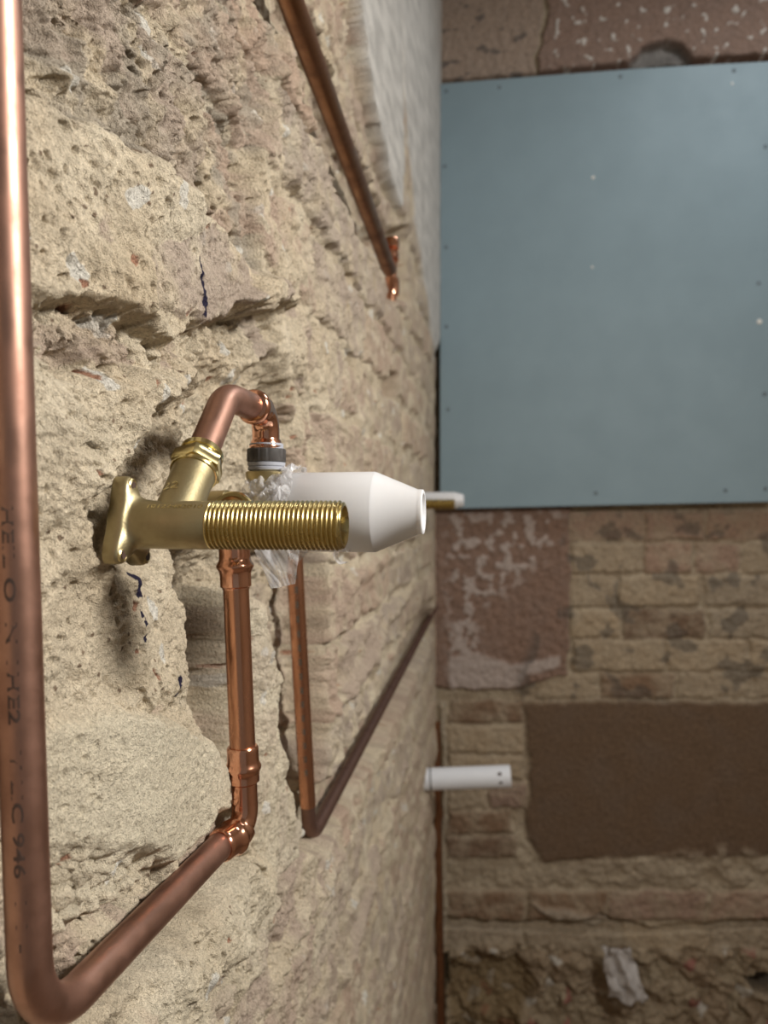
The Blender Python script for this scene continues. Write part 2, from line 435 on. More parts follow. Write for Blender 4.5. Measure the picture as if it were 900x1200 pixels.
# masses below: the big cream lump, the broken pier between the two pipes
lump = [(72, 960), (78, 885), (110, 852), (165, 828), (215, 852), (288, 906), (283, 950), (255, 962), (225, 995), (150, 1070), (118, 1105), (76, 1118)]
k = level(lump, .011, .004, .25, True, 0, X0+.011); smooth_c += k; rough -= .55*k
k = add([(40, 1015), (110, 985), (175, 1000), (185, 1030), (130, 1085), (60, 1110), (20, 1110)], -.009, .006); rough += .3*k; smooth_c -= .5*k; pebble = k
k = level([(60, 1090), (95, 1148), (155, 1095), (230, 1022), (262, 985), (284, 1003), (200, 1098), (130, 1165), (90, 1215), (50, 1215)], -.016, .005, .4, False)
pier = [(298, 690), (312, 715), (322, 735), (328, 770), (338, 800), (335, 850), (352, 905), (365, 935), (366, 985), (330, 1045), (292, 965), (293, 905), (296, 880)]
k = level(pier, .003, .003, .35, 2, 0, X0+.004); smooth_c += .6*k
k = add([(282, 1000), (330, 1045), (300, 1130), (200, 1260), (90, 1260), (200, 1110)], .008, .008); smooth_c += .5*k
k = add([(276, 1010), (292, 1022), (303, 1035), (298, 1042), (282, 1028)], -.006, .0015)
# chases: second upright pipe, its low run, the 22 mm pipe near the top
k = level([(318, 640), (384, 640), (388, 800), (388, 900), (384, 955), (368, 996), (352, 950), (341, 905), (333, 850), (336, 800), (327, 770), (320, 735)], -.040, .006, .25, 2, 0, X0+.004); rough += .2*k
k = level([(352, 996), (356, 958), (372, 944), (406, 882), (453, 794), (504, 704), (512, 732), (468, 830), (408, 946), (380, 994)], -.030, .006, .25, 2)
k = level([(345, -60), (366, 20), (388, 90), (414, 172), (442, 232), (458, 290), (468, 255), (446, 205), (420, 100), (404, 0), (398, -60)], -.010, .006, .8); rough += .5*k
k = level([(404, -60), (412, 60), (424, 140), (446, 208), (466, 252), (460, 225), (433, 117), (418, 0), (412, -60)], -.016, .003, .6); grey += .35*k
k = level([(446, 272), (478, 268), (480, 352), (450, 352)], -.034, .010, .3, 2)
k = level([(294, -60), (316, 0), (336, 48), (347, 92), (371, 160), (400, 238), (422, 274), (443, 315), (456, 355), (466, 345), (463, 285), (450, 232), (426, 172), (401, 90), (378, 20), (356, -60)], -.036, .003, .25, 2, 0, X0+.002)
k = level([(447, 438), (463, 438), (463, 468), (447, 468)], -.026, .008, .4)
# remains of white plaster, thicker than the brick face
p1 = mask([(410, -60), (418, 0), (433, 117), (458, 222), (466, 250), (469.5, 240), (470, 130), (468, 0), (466, -60)], .002)
p2 = mask([(466, -60), (468, 0), (471, 125), (486, 270), (505, 403), (512, 424), (520, 300), (520, -60)], .003)
pl = np.maximum(p1, p2); h = h*(1-pl)+(.006+.12*h+.0010*N(.05, 3, 77))*pl; plaster = pl; rough *= (1-.85*pl)
k = level([(505, 425), (506, 600), (511, 850), (520, 1250), (540, 1250), (530, 400), (515, 400)], -.010, .02, .4)
# mortar ridges further down the wall
for a, b_ in (((378, 850), (486, 680)), ((400, 690), (500, 610)), ((350, 1090), (408, 980)), ((400, 1150), (470, 900)), ((440, 1190), (500, 930)), ((300, 1210), (352, 1060))):
    (ya, za), (yb, zb) = LW([a])[0], LW([b_])[0]
    t = np.clip((Yw-ya)/(yb-ya), 0, 1); d = np.abs(Zw-(za+(zb-za)*t)); ins = (Yw > ya) & (Yw < yb)
    h += np.where(ins, .008*np.exp(-(d/.010)**2), 0)
k = level([(64, 690), (110, 680), (222, 700), (222, 790), (64, 800)], -.003, .012, .3); rough -= .35*k
kk = 1-sstep(.232, .345, Yg); h = h*(1-kk)+kk*(.45*h-.013)
# relief of the material itself: lumps, crumbs, pits, grains
rough = np.clip(rough, .12, 2.6)
lump_n = N(.03, 4, 90, gain=.55)
h += rough*.0040*lump_n*(1-.5*smooth_c.clip(0, 1))
w1, id1 = worley(Yg+.004*N(.02, 2, 5), Zg+.004*N(.02, 2, 6), .016, 11)
fd = lambda lam: np.clip(lam/(2.2*DY)-.4, 0, 1)
h += np.clip(rough-.6, 0, 2)*.0050*(.55-w1)*fd(.016)
w2, id2 = worley(Yg+.0015*N(.008, 2, 7), Zg+.0015*N(.008, 2, 8), .0065, 12)
pit = sstep(.40, .14, w2)*(id2 > .45)*(.25+.75*sstep(-.25, .35, N(.05, 3, 19)))
h -= np.clip(rough, .35, 1.6)*.0042*pit*fd(.0065)*(1-plaster)
w3, id3 = worley(Yg, Zg, .0032, 13)
h += np.clip(rough, .3, 1.5)*.0011*(.5-w3)*fd(.0032)*(1-plaster)
w4, id4 = worley(Yg+.006*N(.03, 2, 15), Zg+.006*N(.03, 2, 16), .030, 14)
hole = sstep(.34, .12, w4)*(id4 > .72)
h -= np.clip(rough-.5, 0, 1.5)*.007*hole*fd(.02)*(1-plaster)
wp, ip = worley(Yg+.002*N(.01, 2, 17), Zg+.002*N(.01, 2, 18), .0085, 15)
h += pebble*(.0065*np.sqrt(np.clip(.62-wp, 0, 1))*(.4+ip)-.002)
h += np.clip(rough, .4, 2)*.0012*N(.007, 3, 95)
# colours of the materials
c = lambda r, g, b_: np.array([r, g, b_])
t = np.clip(.5+.55*N(.06, 4, 120), 0, 1)[..., None]; t2 = np.clip(.5+.7*N(.02, 3, 121), 0, 1)[..., None]
colr = c(.58, .475, .335)*(1-t)+c(.685, .595, .45)*t
colr = colr*(.90+.2*t2)
sm = np.clip(smooth_c, 0, 1)[..., None]; colr = colr*(1-sm*.7)+c(.68, .61, .465)*sm*.7
g = np.clip(grey*(.4+1.3*N(.035, 4, 125)), 0, .6)[..., None]; colr = colr*(1-g)+c(.30, .265, .23)*g
chip = ((id1 > .93) & (w1 < .3) & (rough > .4))[..., None]; colr = np.where(chip, c(.70, .66, .58), colr)
chip = ((id2 > .985) & (w2 < .3))[..., None]; colr = np.where(chip, c(.42, .23, .15), colr)
fleck = ((id3 > .955) & (w3 < .30+.12*N(.004, 2, 21)) & (fd(.0032) > .3) & (rough > .5) & (smooth_c < .4) & (N(.04, 3, 22) > -.1))[..., None]; colr = np.where(fleck, c(.24, .175, .12), colr)
bp = c(.52, .385, .29)*(1-rb2[..., None])+c(.47, .385, .31)*rb2[..., None]
smear = np.clip(.42-.34*shown+.9*N(.03, 4, 130), 0, .85)[..., None]
bc = bp*(1-smear)+colr*smear
bm_ = (sstep(0, .0015, bexp)*(edge > 0)*(1-plaster))[..., None]
bm_ = bm_*np.clip(1-smooth_c, 0, 1)[..., None]
colr = colr*(1-bm_)+bc*bm_
scr = np.clip(.5+.8*fbm(Yg*.3, Zg, .02, 4, 140, DY*.6), 0, 1)[..., None]
pc = c(.74, .71, .66)*(1-.3*scr)
colr = colr*(1-plaster[..., None])+pc*plaster[..., None]
# marker pen lines
def ink(pts, width, seed, X, gap=-.7):
    P = np.array(LW(pts, X)); d = np.full(Yg.shape, 9.0)
    m_ = (np.abs(Yg-P[:, 0].mean()) < .06) & (np.abs(Zg-P[:, 1].mean()) < .08)
    x = Yg[m_]; y = Zg[m_]; dd = np.full(x.shape, 9.0)
    for (ax, ay), (bx, by) in zip(P[:-1], P[1:]):
        ex, ey = bx-ax, by-ay; tt = np.clip(((x-ax)*ex+(y-ay)*ey)/(ex*ex+ey*ey), 0, 1)
        dd = np.minimum(dd, np.hypot((x-ax-tt*ex)*.8, y-ay-tt*ey))
    d[m_] = dd
    brk = vnoise(Yg/.004, Zg/.0045, seed)
    return ((d+.0004*brk < width) & (brk > gap))
ik = ink([(238, 303), (239, 330), (240, 350), (241, 369)], .0013, 3, X0+.009) | ink([(152, 672), (155, 690), (157, 715), (161, 735), (163, 750)], .0011, 5, X0-.004, -.1) | ink([(210, 792), (207, 815)], .0006, 6, X0)
colr = np.where(ik[..., None], c(.03, .025, .05), colr)
steep = np.clip(np.abs(np.gradient(h, axis=1))/np.maximum(np.abs(dYs)[None, :], 1e-4)*.9, 0, 1)
jit = fbm(h*1.0, Zg, .022, 2, 160)*.0016*steep*np.clip(rough, .4, 1.3)
V = np.stack([X0+h+.4*jit, Yg+jit, Zg+H+.5*fbm(Yg, h, .012, 2, 161)*.0015*steep], -1)
lab = np.zeros(h.shape, np.int64); names = {}
bid = (jb-jb.min()+1)*200+(kc-kc.min()+1)
inview = np.abs(Zg) < .80*np.clip(Yg, .22, None)
vis = brick_m & (plaster < .3) & (smooth_c < .4) & (bexp > .0006) & inview & (Yg > .2)
lab = np.where(vis, bid.astype(np.int64), 0)
for i in np.unique(lab): names[int(i)] = 'brick'
lab = np.where(p1 > .5, 1000001, lab); lab = np.where((p2 > .5) & (p1 <= .5), 1000002, lab)
names[1000001] = names[1000002] = 'plaster_patch'
wall_left = split_grid(V, colr, lab, names, M['near_wall'], 'wall_left')

# ------------------------------------------------------------------ wall_back: old brick, render remains, rubble
CB = Vector((-.200, 1.935, 0)); ang = math.radians(2.2)
DB = Vector((math.cos(ang), math.sin(ang), 0)); NB = Vector((math.sin(ang), -math.cos(ang), 0))
def backpt(u, v, off=0.0):          # hit of a sight line with the wall's plane moved off towards the room
    r = Vector(ray(u, v)); o = CB+NB*off; k = o.dot(NB)/r.dot(NB); p = r*k
    return (p-Vector((CB.x, CB.y, 0))).dot(DB), p.z
def BW(pts): return [backpt(u, v) for u, v in pts]
s_ = np.concatenate([np.linspace(-.02, .98, 330), np.linspace(1.0, 1.75, 60)])
z_ = np.concatenate([np.linspace(-1.40, 1.36, 860), [1.44]])
Sg, Zb_ = np.meshgrid(s_, z_)
step = np.full_like(Sg, .0032)
NBf = lambda sc, o, seed, **k: fbm(Sg, Zb_, sc, o, seed, step, **k)
Sw = Sg+.006*NBf(.06, 3, 201); Zw2 = Zb_+.005*NBf(.05, 3, 202)
def bmask(pts, soft, warp=True):
    return sstep(-soft, soft, poly_sd(Sw if warp else Sg, Zw2 if warp else Zb_, BW(pts), .1))
hb = -.002+.004*NBf(.05, 4, 203)+.005*NBf(.2, 2, 204)
t = np.clip(.5+.6*NBf(.07, 4, 205), 0, 1)[..., None]
cb = c(.33, .26, .18)*(1-t)+c(.42, .35, .255)*t
labb = np.zeros(Sg.shape, np.int64); nmb = {}; nid = [0]
def brect(u0, v0, u1, v1, proud=.007, col=(.33, .25, .17), name='brick', soft=.007, cover=.45, clipto=None):
    global hb, cb, labb
    nid[0] += 1; i = nid[0]
    dv = 0
    P = [(u0+random.uniform(-1, 1), v0+random.uniform(-1, 1)), (u1+random.uniform(-1, 1), v0+random.uniform(-1, 1)), (u1+random.uniform(-1, 1), v1+random.uniform(-1, 1)), (u0+random.uniform(-1, 1), v1+random.uniform(-1, 1))]
    k = bmask(P, soft)
    hb = hb*(1-k)+(proud+random.uniform(-.003, .003)+.4*hb)*k
    j = random.uniform(-1, 1)
    cc = c(col[0]*(1+.12*j), col[1]*(1+.10*j), col[2]*(1+.06*j))
    sm = np.clip(cover+.9*NBf(.05, 4, 300+i), 0, .9)[..., None]
    bc_ = cc*(1-sm*.6)+cb*sm*.6
    cb = cb*(1-k[..., None])+bc_*k[..., None]
    labb = np.where(k > .5, i, labb); nmb[i] = name
tan, pink, brn, drk = (.355, .28, .195), (.33, .225, .165), (.20, .13, .085), (.145, .095, .065)
def row(v0, v1, us, cols):
    for (a, b_), cl in zip(us, cols): brect(a, v0, b_, v1, col=cl)
row(600, 633, [(669, 752), (756, 826), (830, 930), (934, 1030), (1034, 1130)], [pink, pink, pink, pink, pink])
row(637, 671, [(669, 750), (754, 808), (815, 868), (872, 960), (964, 1060)], [tan, pink, pink, tan, tan])
row(675, 710, [(668, 721), (725, 818), (827, 925), (929, 1030), (1034, 1130)], [tan, tan, tan, tan, tan])
row(714, 747, [(668, 726), (730, 826), (831, 928), (932, 1030)], [tan, brn, tan, tan])
row(750, 785, [(672, 778), (782, 872), (877, 970), (974, 1070)], [tan, tan, tan, tan])
row(789, 817, [(628, 700), (704, 790), (794, 880), (884, 980)], [tan, brn, tan, tan])
row(820, 846, [(528, 612)], [brn]); row(850, 882, [(524, 614)], [tan]); row(886, 913, [(526, 612)], [tan])
row(917, 946, [(526, 570), (574, 616)], [tan, pink]); row(950, 975, [(526, 600)], [brn]); row(979, 1003, [(526, 606)], [brn])
row(1044, 1078, [(526, 614), (619, 712), (716, 826), (831, 930), (934, 1030)], [brn, brn, pink, pink, brn])
row(1083, 1112, [(526, 612), (617, 724), (730, 828), (833, 930)], [tan, tan, tan, tan])
def patch(pts, proud, col, keep, soft, cover, name='render_patch', cs=.05):
    global hb, cb, labb
    nid[0] += 1; i = nid[0]
    k = bmask(pts, soft); hb = hb*(1-k)+(proud+keep*hb)*k
    sm = np.clip(cover+.8*NBf(cs, 4, 400+i), 0, .8)[..., None]
    cc = c(*col); bc_ = cc*(1-.35*sm)+c(*[x*.72+.05 for x in col])*.35*sm
    cb = cb*(1-k[..., None])+bc_*k[..., None]
    labb = np.where(k > .5, i, labb); nmb[i] = name
    return k
k = patch([(505, 592), (667, 592), (667, 690), (664, 790), (640, 795), (600, 808), (505, 806)], .012, (.24, .155, .115), .3, .003, .3)
# white adhesive left on that render
adh = (bmask([(524, 600), (660, 598), (650, 640), (600, 690), (560, 720), (560, 780), (528, 800)], .03)*sstep(.05, .30, fbm(Sg, Zb_, .03, 4, 501, step)+.10*NBf(.1, 2, 502)))
adh = np.maximum(adh, bmask([(526, 768), (560, 764), (600, 778), (655, 768), (656, 780), (618, 790), (604, 806), (526, 806)], .006))
adh = np.maximum(adh, bmask([(526, 730), (556, 728), (566, 765), (528, 768)], .006)*sstep(-.3, .1, fbm(Sg, Zb_, .02, 3, 503, step)))
hb += .002*adh; cb = cb*(1-.8*adh[..., None])+c(.46, .39, .35)*.8*adh[..., None]
k = patch([(612, 822), (700, 820), (820, 822), (1100, 820), (1100, 990), (860, 1002), (700, 1004), (640, 1010), (616, 980), (622, 900)], .007, (.150, .098, .062), .08, .008, .2, cs=.1)
band = k.copy()
k = patch([(516.5, 822), (522.5, 822), (523, 1108), (517, 1112)], .010, (.36, .30, .22), .3, .003, .3)
k = patch([(505, -60), (643, -60), (634, 30), (624, 92), (620, 125), (505, 125)], .006, (.36, .275, .215), .25, .003, .3)
k = patch([(645, -60), (1150, -60), (1150, 120), (624, 130), (628, 88), (640, 28)], .012, (.27, .185, .145), .5, .003, .4)
fl = k*sstep(.55, .66, fbm(Sg, Zb_, .022, 3, 510, step))*(Sg > .3)
hb += .003*fl; cb = cb*(1-fl[..., None])+c(.66, .62, .57)*fl[..., None]
dkm = bmask([(505, -60), (643, -60), (634, 30), (624, 92), (505, 95)], .01)*sstep(.5, .62, fbm(Sg*.6, Zb_, .03, 3, 512, step))
cb = cb*(1-dkm[..., None]*.7)+c(.10, .09, .085)*dkm[..., None]*.7
k = bmask([(736, 78), (752, 58), (778, 50), (802, 56), (815, 74), (800, 90), (740, 90)], .006); hb -= .03*k; cb = cb*(1-k[..., None])+(c(.22, .205, .19)*(.6+.8*t))*k[..., None]
k = bmask([(510, 95), (600, 90), (640, 87), (700, 78), (740, 76), (820, 70), (910, 66), (910, 90), (740, 100), (510, 115)], .003); hb -= .034*k
# pale mortar band, the loose joint under it and the rubble at the foot of the wall
k = bmask([(625, 1012), (760, 1004), (850, 988), (905, 1005), (1100, 1006), (1100, 1038), (700, 1040), (640, 1034)], .01)*sstep(-.4, .2, NBf(.06, 3, 520)); cb = cb*(1-.7*k[..., None])+c(.34, .275, .20)*.7*k[..., None]; hb += .006*k
k = bmask([(520, 1074), (620, 1080), (705, 1072), (760, 1086), (905, 1076), (905, 1086), (720, 1094), (600, 1090), (520, 1086)], .004); hb -= .018*k
k = bmask([(620, 1058), (668, 1066), (720, 1078), (700, 1088), (650, 1076)], .006); hb += .012*k; cb = cb*(1-.5*k[..., None])+c(.40, .35, .28)*.5*k[..., None]
k = bmask([(505, 1116), (560, 1104), (700, 1112), (1100, 1112), (1100, 1700), (505, 1700)], .012)
wr, ir = worley(Sg+.02*NBf(.05, 3, 531), Zb_+.02*NBf(.05, 3, 532), .06, 533)
w5, i5 = worley(Sg+.01*NBf(.03, 3, 534), Zb_+.01*NBf(.03, 3, 535), .022, 536)
hb = hb*(1-k)+k*(.035*(.7-wr)*(ir > .25)+.012*(.6-w5)+.5*hb-.004)
rc = c(.33, .265, .18)*(1-ir[..., None])+c(.26, .19, .125)*ir[..., None]
rc = np.where((i5 > .97)[..., None], c(.28, .13, .10), rc); rc = np.where((i5 < .05)[..., None], c(.48, .44, .38), rc)
cb = cb*(1-k[..., None])+rc*k[..., None]
k = bmask([(522, 1130), (545, 1115), (610, 1125), (628, 1150), (600, 1215), (530, 1215)], .012); hb -= .022*k; cb = cb*(1-.6*k[..., None])+c(.20, .135, .06)*.6*k[..., None]
k = bmask([(508, 1120), (524, 1118), (520, 1220), (506, 1220)], .006); hb -= .05*k
k = bmask([(876, 1146), (900, 1136), (930, 1140), (930, 1164), (884, 1162)], .006); hb -= .07*k; cb = cb*(1-.8*k[..., None])+c(.05, .045, .04)*.8*k[..., None]
dirt = sstep(.28, .5, NBf(.07, 4, 540)+.0)*bmask([(665, 600), (910, 600), (910, 820), (600, 820)], .02)
cb = cb*(1-.55*dirt[..., None])+c(.09, .08, .07)*.55*dirt[..., None]
hb += (.0022*NBf(.018, 3, 550)+.0012*NBf(.008, 2, 551))*(1-.8*band)
Vb = np.stack([CB.x+DB.x*Sg+NB.x*hb, CB.y+DB.y*Sg+NB.y*hb, Zb_+H], -1)
wall_back = split_grid(Vb[:, ::1], cb, labb, nmb, M['far_wall'], 'wall_back')

# rest of the room shell (outside the picture)
box('floor', (-.45, -1.5, -.06), (1.62, 2.35, 0), M['boards'], kind='structure')
box('ceiling', (-.45, -1.5, H+1.43), (1.62, 2.35, H+1.50), M['plain_wall'], kind='structure')
box('wall_right', (1.52, -1.5, 0), (1.62, 2.35, H+1.43), M['plain_wall'], kind='structure')

# ------------------------------------------------------------------ grey board on the far wall
OFF = .048; TH = .012
def bp3(u, v, off):
    s, z = backpt(u, v, off); p = CB+NB*off+DB*s; return Vector((p.x, p.y, z+H))
cs_ = [(515.5, 98), (610, 90.5), (735, 81), (820, 76), (914, 71), (914, 588), (720, 592), (540, 596), (515.5, 596.5)]
fr = [bp3(u, v, OFF) for u, v in cs_]; n = len(fr)
base = fr[-1]
brd = thing('cement_board', 'large blue-grey cement board screwed to the far brick wall', 'board', base)
bk = [p-NB*TH for p in fr]
bm = bmesh.new(); og = brd.location
a = [bm.verts.new(p-og) for p in fr]; b2 = [bm.verts.new(p-og) for p in bk]
f0 = bm.faces.new(a); bm.faces.new(b2[::-1])
for i in range(n): bm.faces.new((a[i], b2[i], b2[(i+1) % n], a[(i+1) % n]))
bmesh.ops.recalc_face_normals(bm, faces=bm.faces)
bmesh.ops.bevel(bm, geom=[e for e in f0.edges], offset=.0015, segments=2, affect='EDGES')
me = bpy.data.meshes.new('sheet'); bm.to_mesh(me); bm.free(); me.materials.append(M['board'])
o = bpy.data.objects.new('sheet', me); COL.objects.link(o); o.parent = brd
for (u, v) in [(523, 107), (585, 102.5), (727, 90), (860, 83), (521, 195), (522.5, 290), (523, 383), (525, 480), (527, 585), (698, 578), (850, 575), (897, 172), (889, 332), (896, 462), (897, 573)]:
    p = bp3(u, v, OFF)
    lathe('screw', p-NB*.002, NB, [(0, .0045), (.0023, .0045), (.0027, .0036), (.0020, .0022), (.0016, 0)], M['screw'], brd, 12)
for (u, v, r) in [(695, 208, .0042), (890, 377, .006), (694, 313, .003), (858, 98, .003)]:
    p = bp3(u, v, OFF)
    lathe('filler_spot', p, NB, [(0, r), (.0012, r*.8), (.0018, 0)], M['speck'], brd, 10, label='white spot of filler')
for (u0, u1) in ((517, 548), (690, 715), (880, 904)):
    p0 = bp3(u0, 120, OFF-TH); p1 = bp3(u1, 585, OFF-TH)
    vs = []
    for p in (p0, Vector((p1.x, p1.y, p0.z)), p1, Vector((p0.x, p0.y, p1.z))): vs.append(p-NB*.0002)
    vs += [p-NB*.030 for p in vs]
    mesh_obj('batten', vs, [(0, 1, 2, 3), (7, 6, 5, 4), (0, 4, 5, 1), (1, 5, 6, 2), (2, 6, 7, 3), (3, 7, 4, 0)], M['batten'], brd, False)

# ------------------------------------------------------------------ near copper loop: upright, bend, low run, elbow, upright
RT = .0075
XA = -.163
pA = atX(-6, -60, XA); pB = atX(28, 930, XA)
dirA = (pB-pA).normalized()
pC = pA+dirA*((H-.183-pA.z)/dirA.z)                    # corner of the bend
pD = Vector((-.157, .432, H-.186))                       # corner of the elbow
pT = at(274.5, 640, .447)                                  # top of the upright
pU = at(284.5, 882, .449)
loop = thing('copper_pipe', 'dull copper pipe with printed letters looping from the near left edge under the brass fitting', 'pipe', pC)
d1 = (pD-pC).normalized(); pE = pD-d1*.020              # where the low run enters the elbow
path = densify(fillet([pA, pC, pE], .030, 16), .01)
tube('pipe', path, RT, M['copper_dull'], loop, 40)
# brighter, cleaner upper length
upr = tube('pipe', densify([pT, pU], .01), RT, M['copper'], loop, 40, label='clean upright copper length behind the threaded tail')
# elbow with solder-ring beads
pv = (pU-pT).normalized()
pD2 = pU+pv*((H-.186-pU.z)/pv.z)
ep = densify(fillet([pU-pv*.004, pD2, pE-d1*.006], .0135, 14), .0012)
def bead(s, c_, wd): return math.exp(-((s-c_)/wd)**2)
def r_el(s, L):
    r = .0092
    r -= .0016*(1 if .021 < s < L-.022 else 0)
    r += .0013*bead(s, .0125, .0022)+.0013*bead(s, L-.013, .0022)
    if s < .0009 or s > L-.0009: r = .0084
    return r
tube('elbow_fitting', ep, r_el, M['copper_bright'], loop, 40, label='shiny copper elbow with solder rings')
# coupling at the top of the upright
cpr = densify([pT-pv*.012, pT+pv*.025], .0008)
def r_cp(s, L):
    r = .0090+.0019*bead(s, .0235, .0026)
    if s > L-.0012: r = .0079
    return r
tube('coupling', cpr, r_cp, M['copper_bright'], loop, 40, label='shiny copper coupling with a raised ring')
to_cam = lambda p: (Vector((0, 0, H))-p).normalized()
v2, f2 = text_mesh('HEIL O  N 1HE2   V LIC 946  1 1 -', .0051, .00010)
xs = [a[0] for a in v2]; sc = .150/(max(xs)-min(xs))
v2 = [((x-min(xs))*sc, y) for x, y in v2]
s_start = (atX(14, 592, XA)-pA).length
wrap_on_path('printed_lettering', v2, f2, path, RT, s_start, -.52, to_cam, M['ink'], loop)

# ------------------------------------------------------------------ near brass elbow with flange and long threaded tail
YB = .313; ZBR = H-.0056
ax = Vector((1, 0, 0)); ob = Vector((-.1675, YB, ZBR))
elb = thing('brass_elbow', 'brass wall-plate elbow with a long bare threaded tail in front', 'fitting', ob)
lob = [math.radians(101), math.radians(226), math.radians(304)]
def lobed(phi):
    v = 0
    for l in lob:
        d = (phi-l+math.pi) % (2*math.pi)-math.pi; v = max(v, math.exp(-(d/.42)**2))
    return .0122+.0092*v
stn = [(.0, .0, .90), (.0008, .0, 1.0), (.0055, .0, 1.0), (.0070, .0, .975), (.0078, .06, .93), (.0086, .30, .88), (.0098, .66, .90), (.0125, .88, .96), (.0160, .97, .99), (.020, 1, 1), (.0425, 1, 1), (.0430, 1, .97)]
vs = []; fs = []; seg = 96
for (t_, mix, sc_) in stn:
    for k in range(seg):
        th = 2*math.pi*k/seg; r = (lobed(th)*(1-mix)+.01045*mix)*sc_
        vs.append(ob+Vector((t_, math.cos(th)*r, math.sin(th)*r)))
for i in range(len(stn)-1):
    for k in range(seg):
        k2 = (k+1) % seg; fs.append((i*seg+k, (i+1)*seg+k, (i+1)*seg+k2, i*seg+k2))
fs.append(tuple(range(seg)))
body = mesh_obj('flanged_body', vs, fs, M['brass_body'], elb, True); sharpen(body, 60)
for l in lob:
    p = ob+Vector((.0079, math.cos(l)*.0172, math.sin(l)*.0172))
    lathe('screw_hole', p-ax*.0045, ax, [(0, 0), (0, .0016), (.0040, .0018), (.0050, .0026), (.0045, .0033), (.003, .0034)], M['brass'], elb, 20, label='screw hole in the flange')
    lathe('screw_hole', p-ax*.0003, ax, [(.0009, .0019), (.0009, 0)], M['ink'], elb, 20, label='dark disc painted as the shade inside a screw hole')  # flat dark disc over the solid flange, painting the shade of the bore
# threaded tail
PITCH = .00200; T0 = .0425; T1 = .1003; R_ = .01052
prof = []
nst = int((T1-T0)/PITCH*10)
for i in range(nst+1):
    t_ = T0+(T1-T0)*i/nst; prof.append((t_, R_))
def rth(t_, r, th):
    if t_ > T1-.0001: return r-.0010
    if t_ < T0+.0002: return r-.0009
    ph = (t_/PITCH-th/(2*math.pi)) % 1
    tri = abs(ph*2-1); tri = min(1, max(0, (tri-.06)/.88)); tri = tri*tri*(3-2*tri)
    env = min(1, (t_-T0)/.0016, (T1-t_)/.0014+.2)
    return r-.00095*tri*max(0, env) - (.0006 if t_ > T1-.0012 else 0)
prof += [(T1+.0003, R_-.0016), (T1+.0003, .0082), (T1-.0012, .0076), (T1-.035, .0075), (T1-.035, 0)]
def rth2(t_, r, th): return rth(t_, r, th) if r > .0103 else r
lathe('threaded_tail', ob, ax, prof, M['brass_thread'], elb, 72, rfun=rth2, label='bright machined screw thread')
# raised foundry letters along the body
v2, f2 = text_mesh('10122482010', .0052)
xs = [a[0] for a in v2]; sc = .0245/(max(xs)-min(xs)); v2 = [((x-min(xs))*sc, y*.62) for x, y in v2]
vv = []
for (x, y) in v2:
    a_ = math.radians(136)-y/.0105
    vv.append(ob+Vector((.0165+x, math.cos(a_)*.01062, math.sin(a_)*.01062)))
mesh_obj('raised_numbers', vv, f2, M['brass_bright'], elb, False)
# inlet socket rising away from us, union nut
XS = -.1430
ds = Vector((0, .70, .714)).normalized(); s0 = Vector((XS, YB, ZBR))
lathe('inlet_socket', s0, ds, [(0, .0100), (.026, .0098), (.031, .0101), (.0325, .0103), (.0332, .0096)], M['brass_body'], elb, 40)
vv = []
v3, f3 = text_mesh('22', .008)
d_, xx_, yy_ = frame_for(ds)
tc_dir = (to_cam(s0)-ds*to_cam(s0).dot(ds)).normalized(); rt = ds.cross(tc_dir)*-1
for (x, y) in v3:
    a_ = (x-.012)/.0104; n_ = tc_dir*math.cos(a_)-rt*math.sin(a_)
    vv.append(s0+ds*(.0125+y*.7)+n_*.01048)
mesh_obj('raised_numbers', vv, f3, M['brass_bright'], elb, False)
hexr = lambda t_, r, th: r if r < .0114 else r*(.92/ max(.5, math.cos(((th+.3) % (math.pi/3))-math.pi/6)))
lathe('union_nut', s0, ds, [(.0320, .0098), (.0322, .0109), (.0328, .0112), (.0340, .0112), (.0344, .0104), (.0346, .0115), (.0350, .0118), (.0410, .0118), (.0414, .0115), (.0418, .0098), (.0435, .0096), (.0438, .0104), (.0465, .0104), (.0470, .0098), (.0470, .0074)], M['brass_bright'], elb, 60, rfun=hexr, label='bright brass union nut')

# ------------------------------------------------------------------ arched copper pipe from the elbow to the second fitting
pa0 = s0+ds*.042
pk = s0+ds*.081
pk = Vector((XS, pk.y, H+.0595)); pk.y = s0.y+(pk.z-s0.z)/ds.z*ds.y
pe = Vector((-.1385, .428, H+.0580)); pn = Vector((-.1385, .430, H+.030))
arch = thing('copper_pipe', 'short arched copper pipe rising from the brass union nut to the black-collared joint', 'pipe', pa0)
app = densify(fillet([pa0, pk, pe-Vector((0, .012, 0))], .021, 18), .006)
tube('pipe', app, RT, M['copper_dull'], arch, 40)
eap = densify(fillet([pe-Vector((0, .024, 0)), pe, pn], .0125, 14), .001)
def r_ea(s, L):
    r = .0087
    r += .0012*bead(s, .0035, .0022)
    r -= .0008*(1 if .014 < s < L-.012 else 0)
    r += .0010*bead(s, L-.008, .0016)
    if s < .0009: r = .0079
    return r
tube('elbow_fitting', eap, r_ea, M['copper_bright'], arch, 40, label='shiny copper elbow turning down')

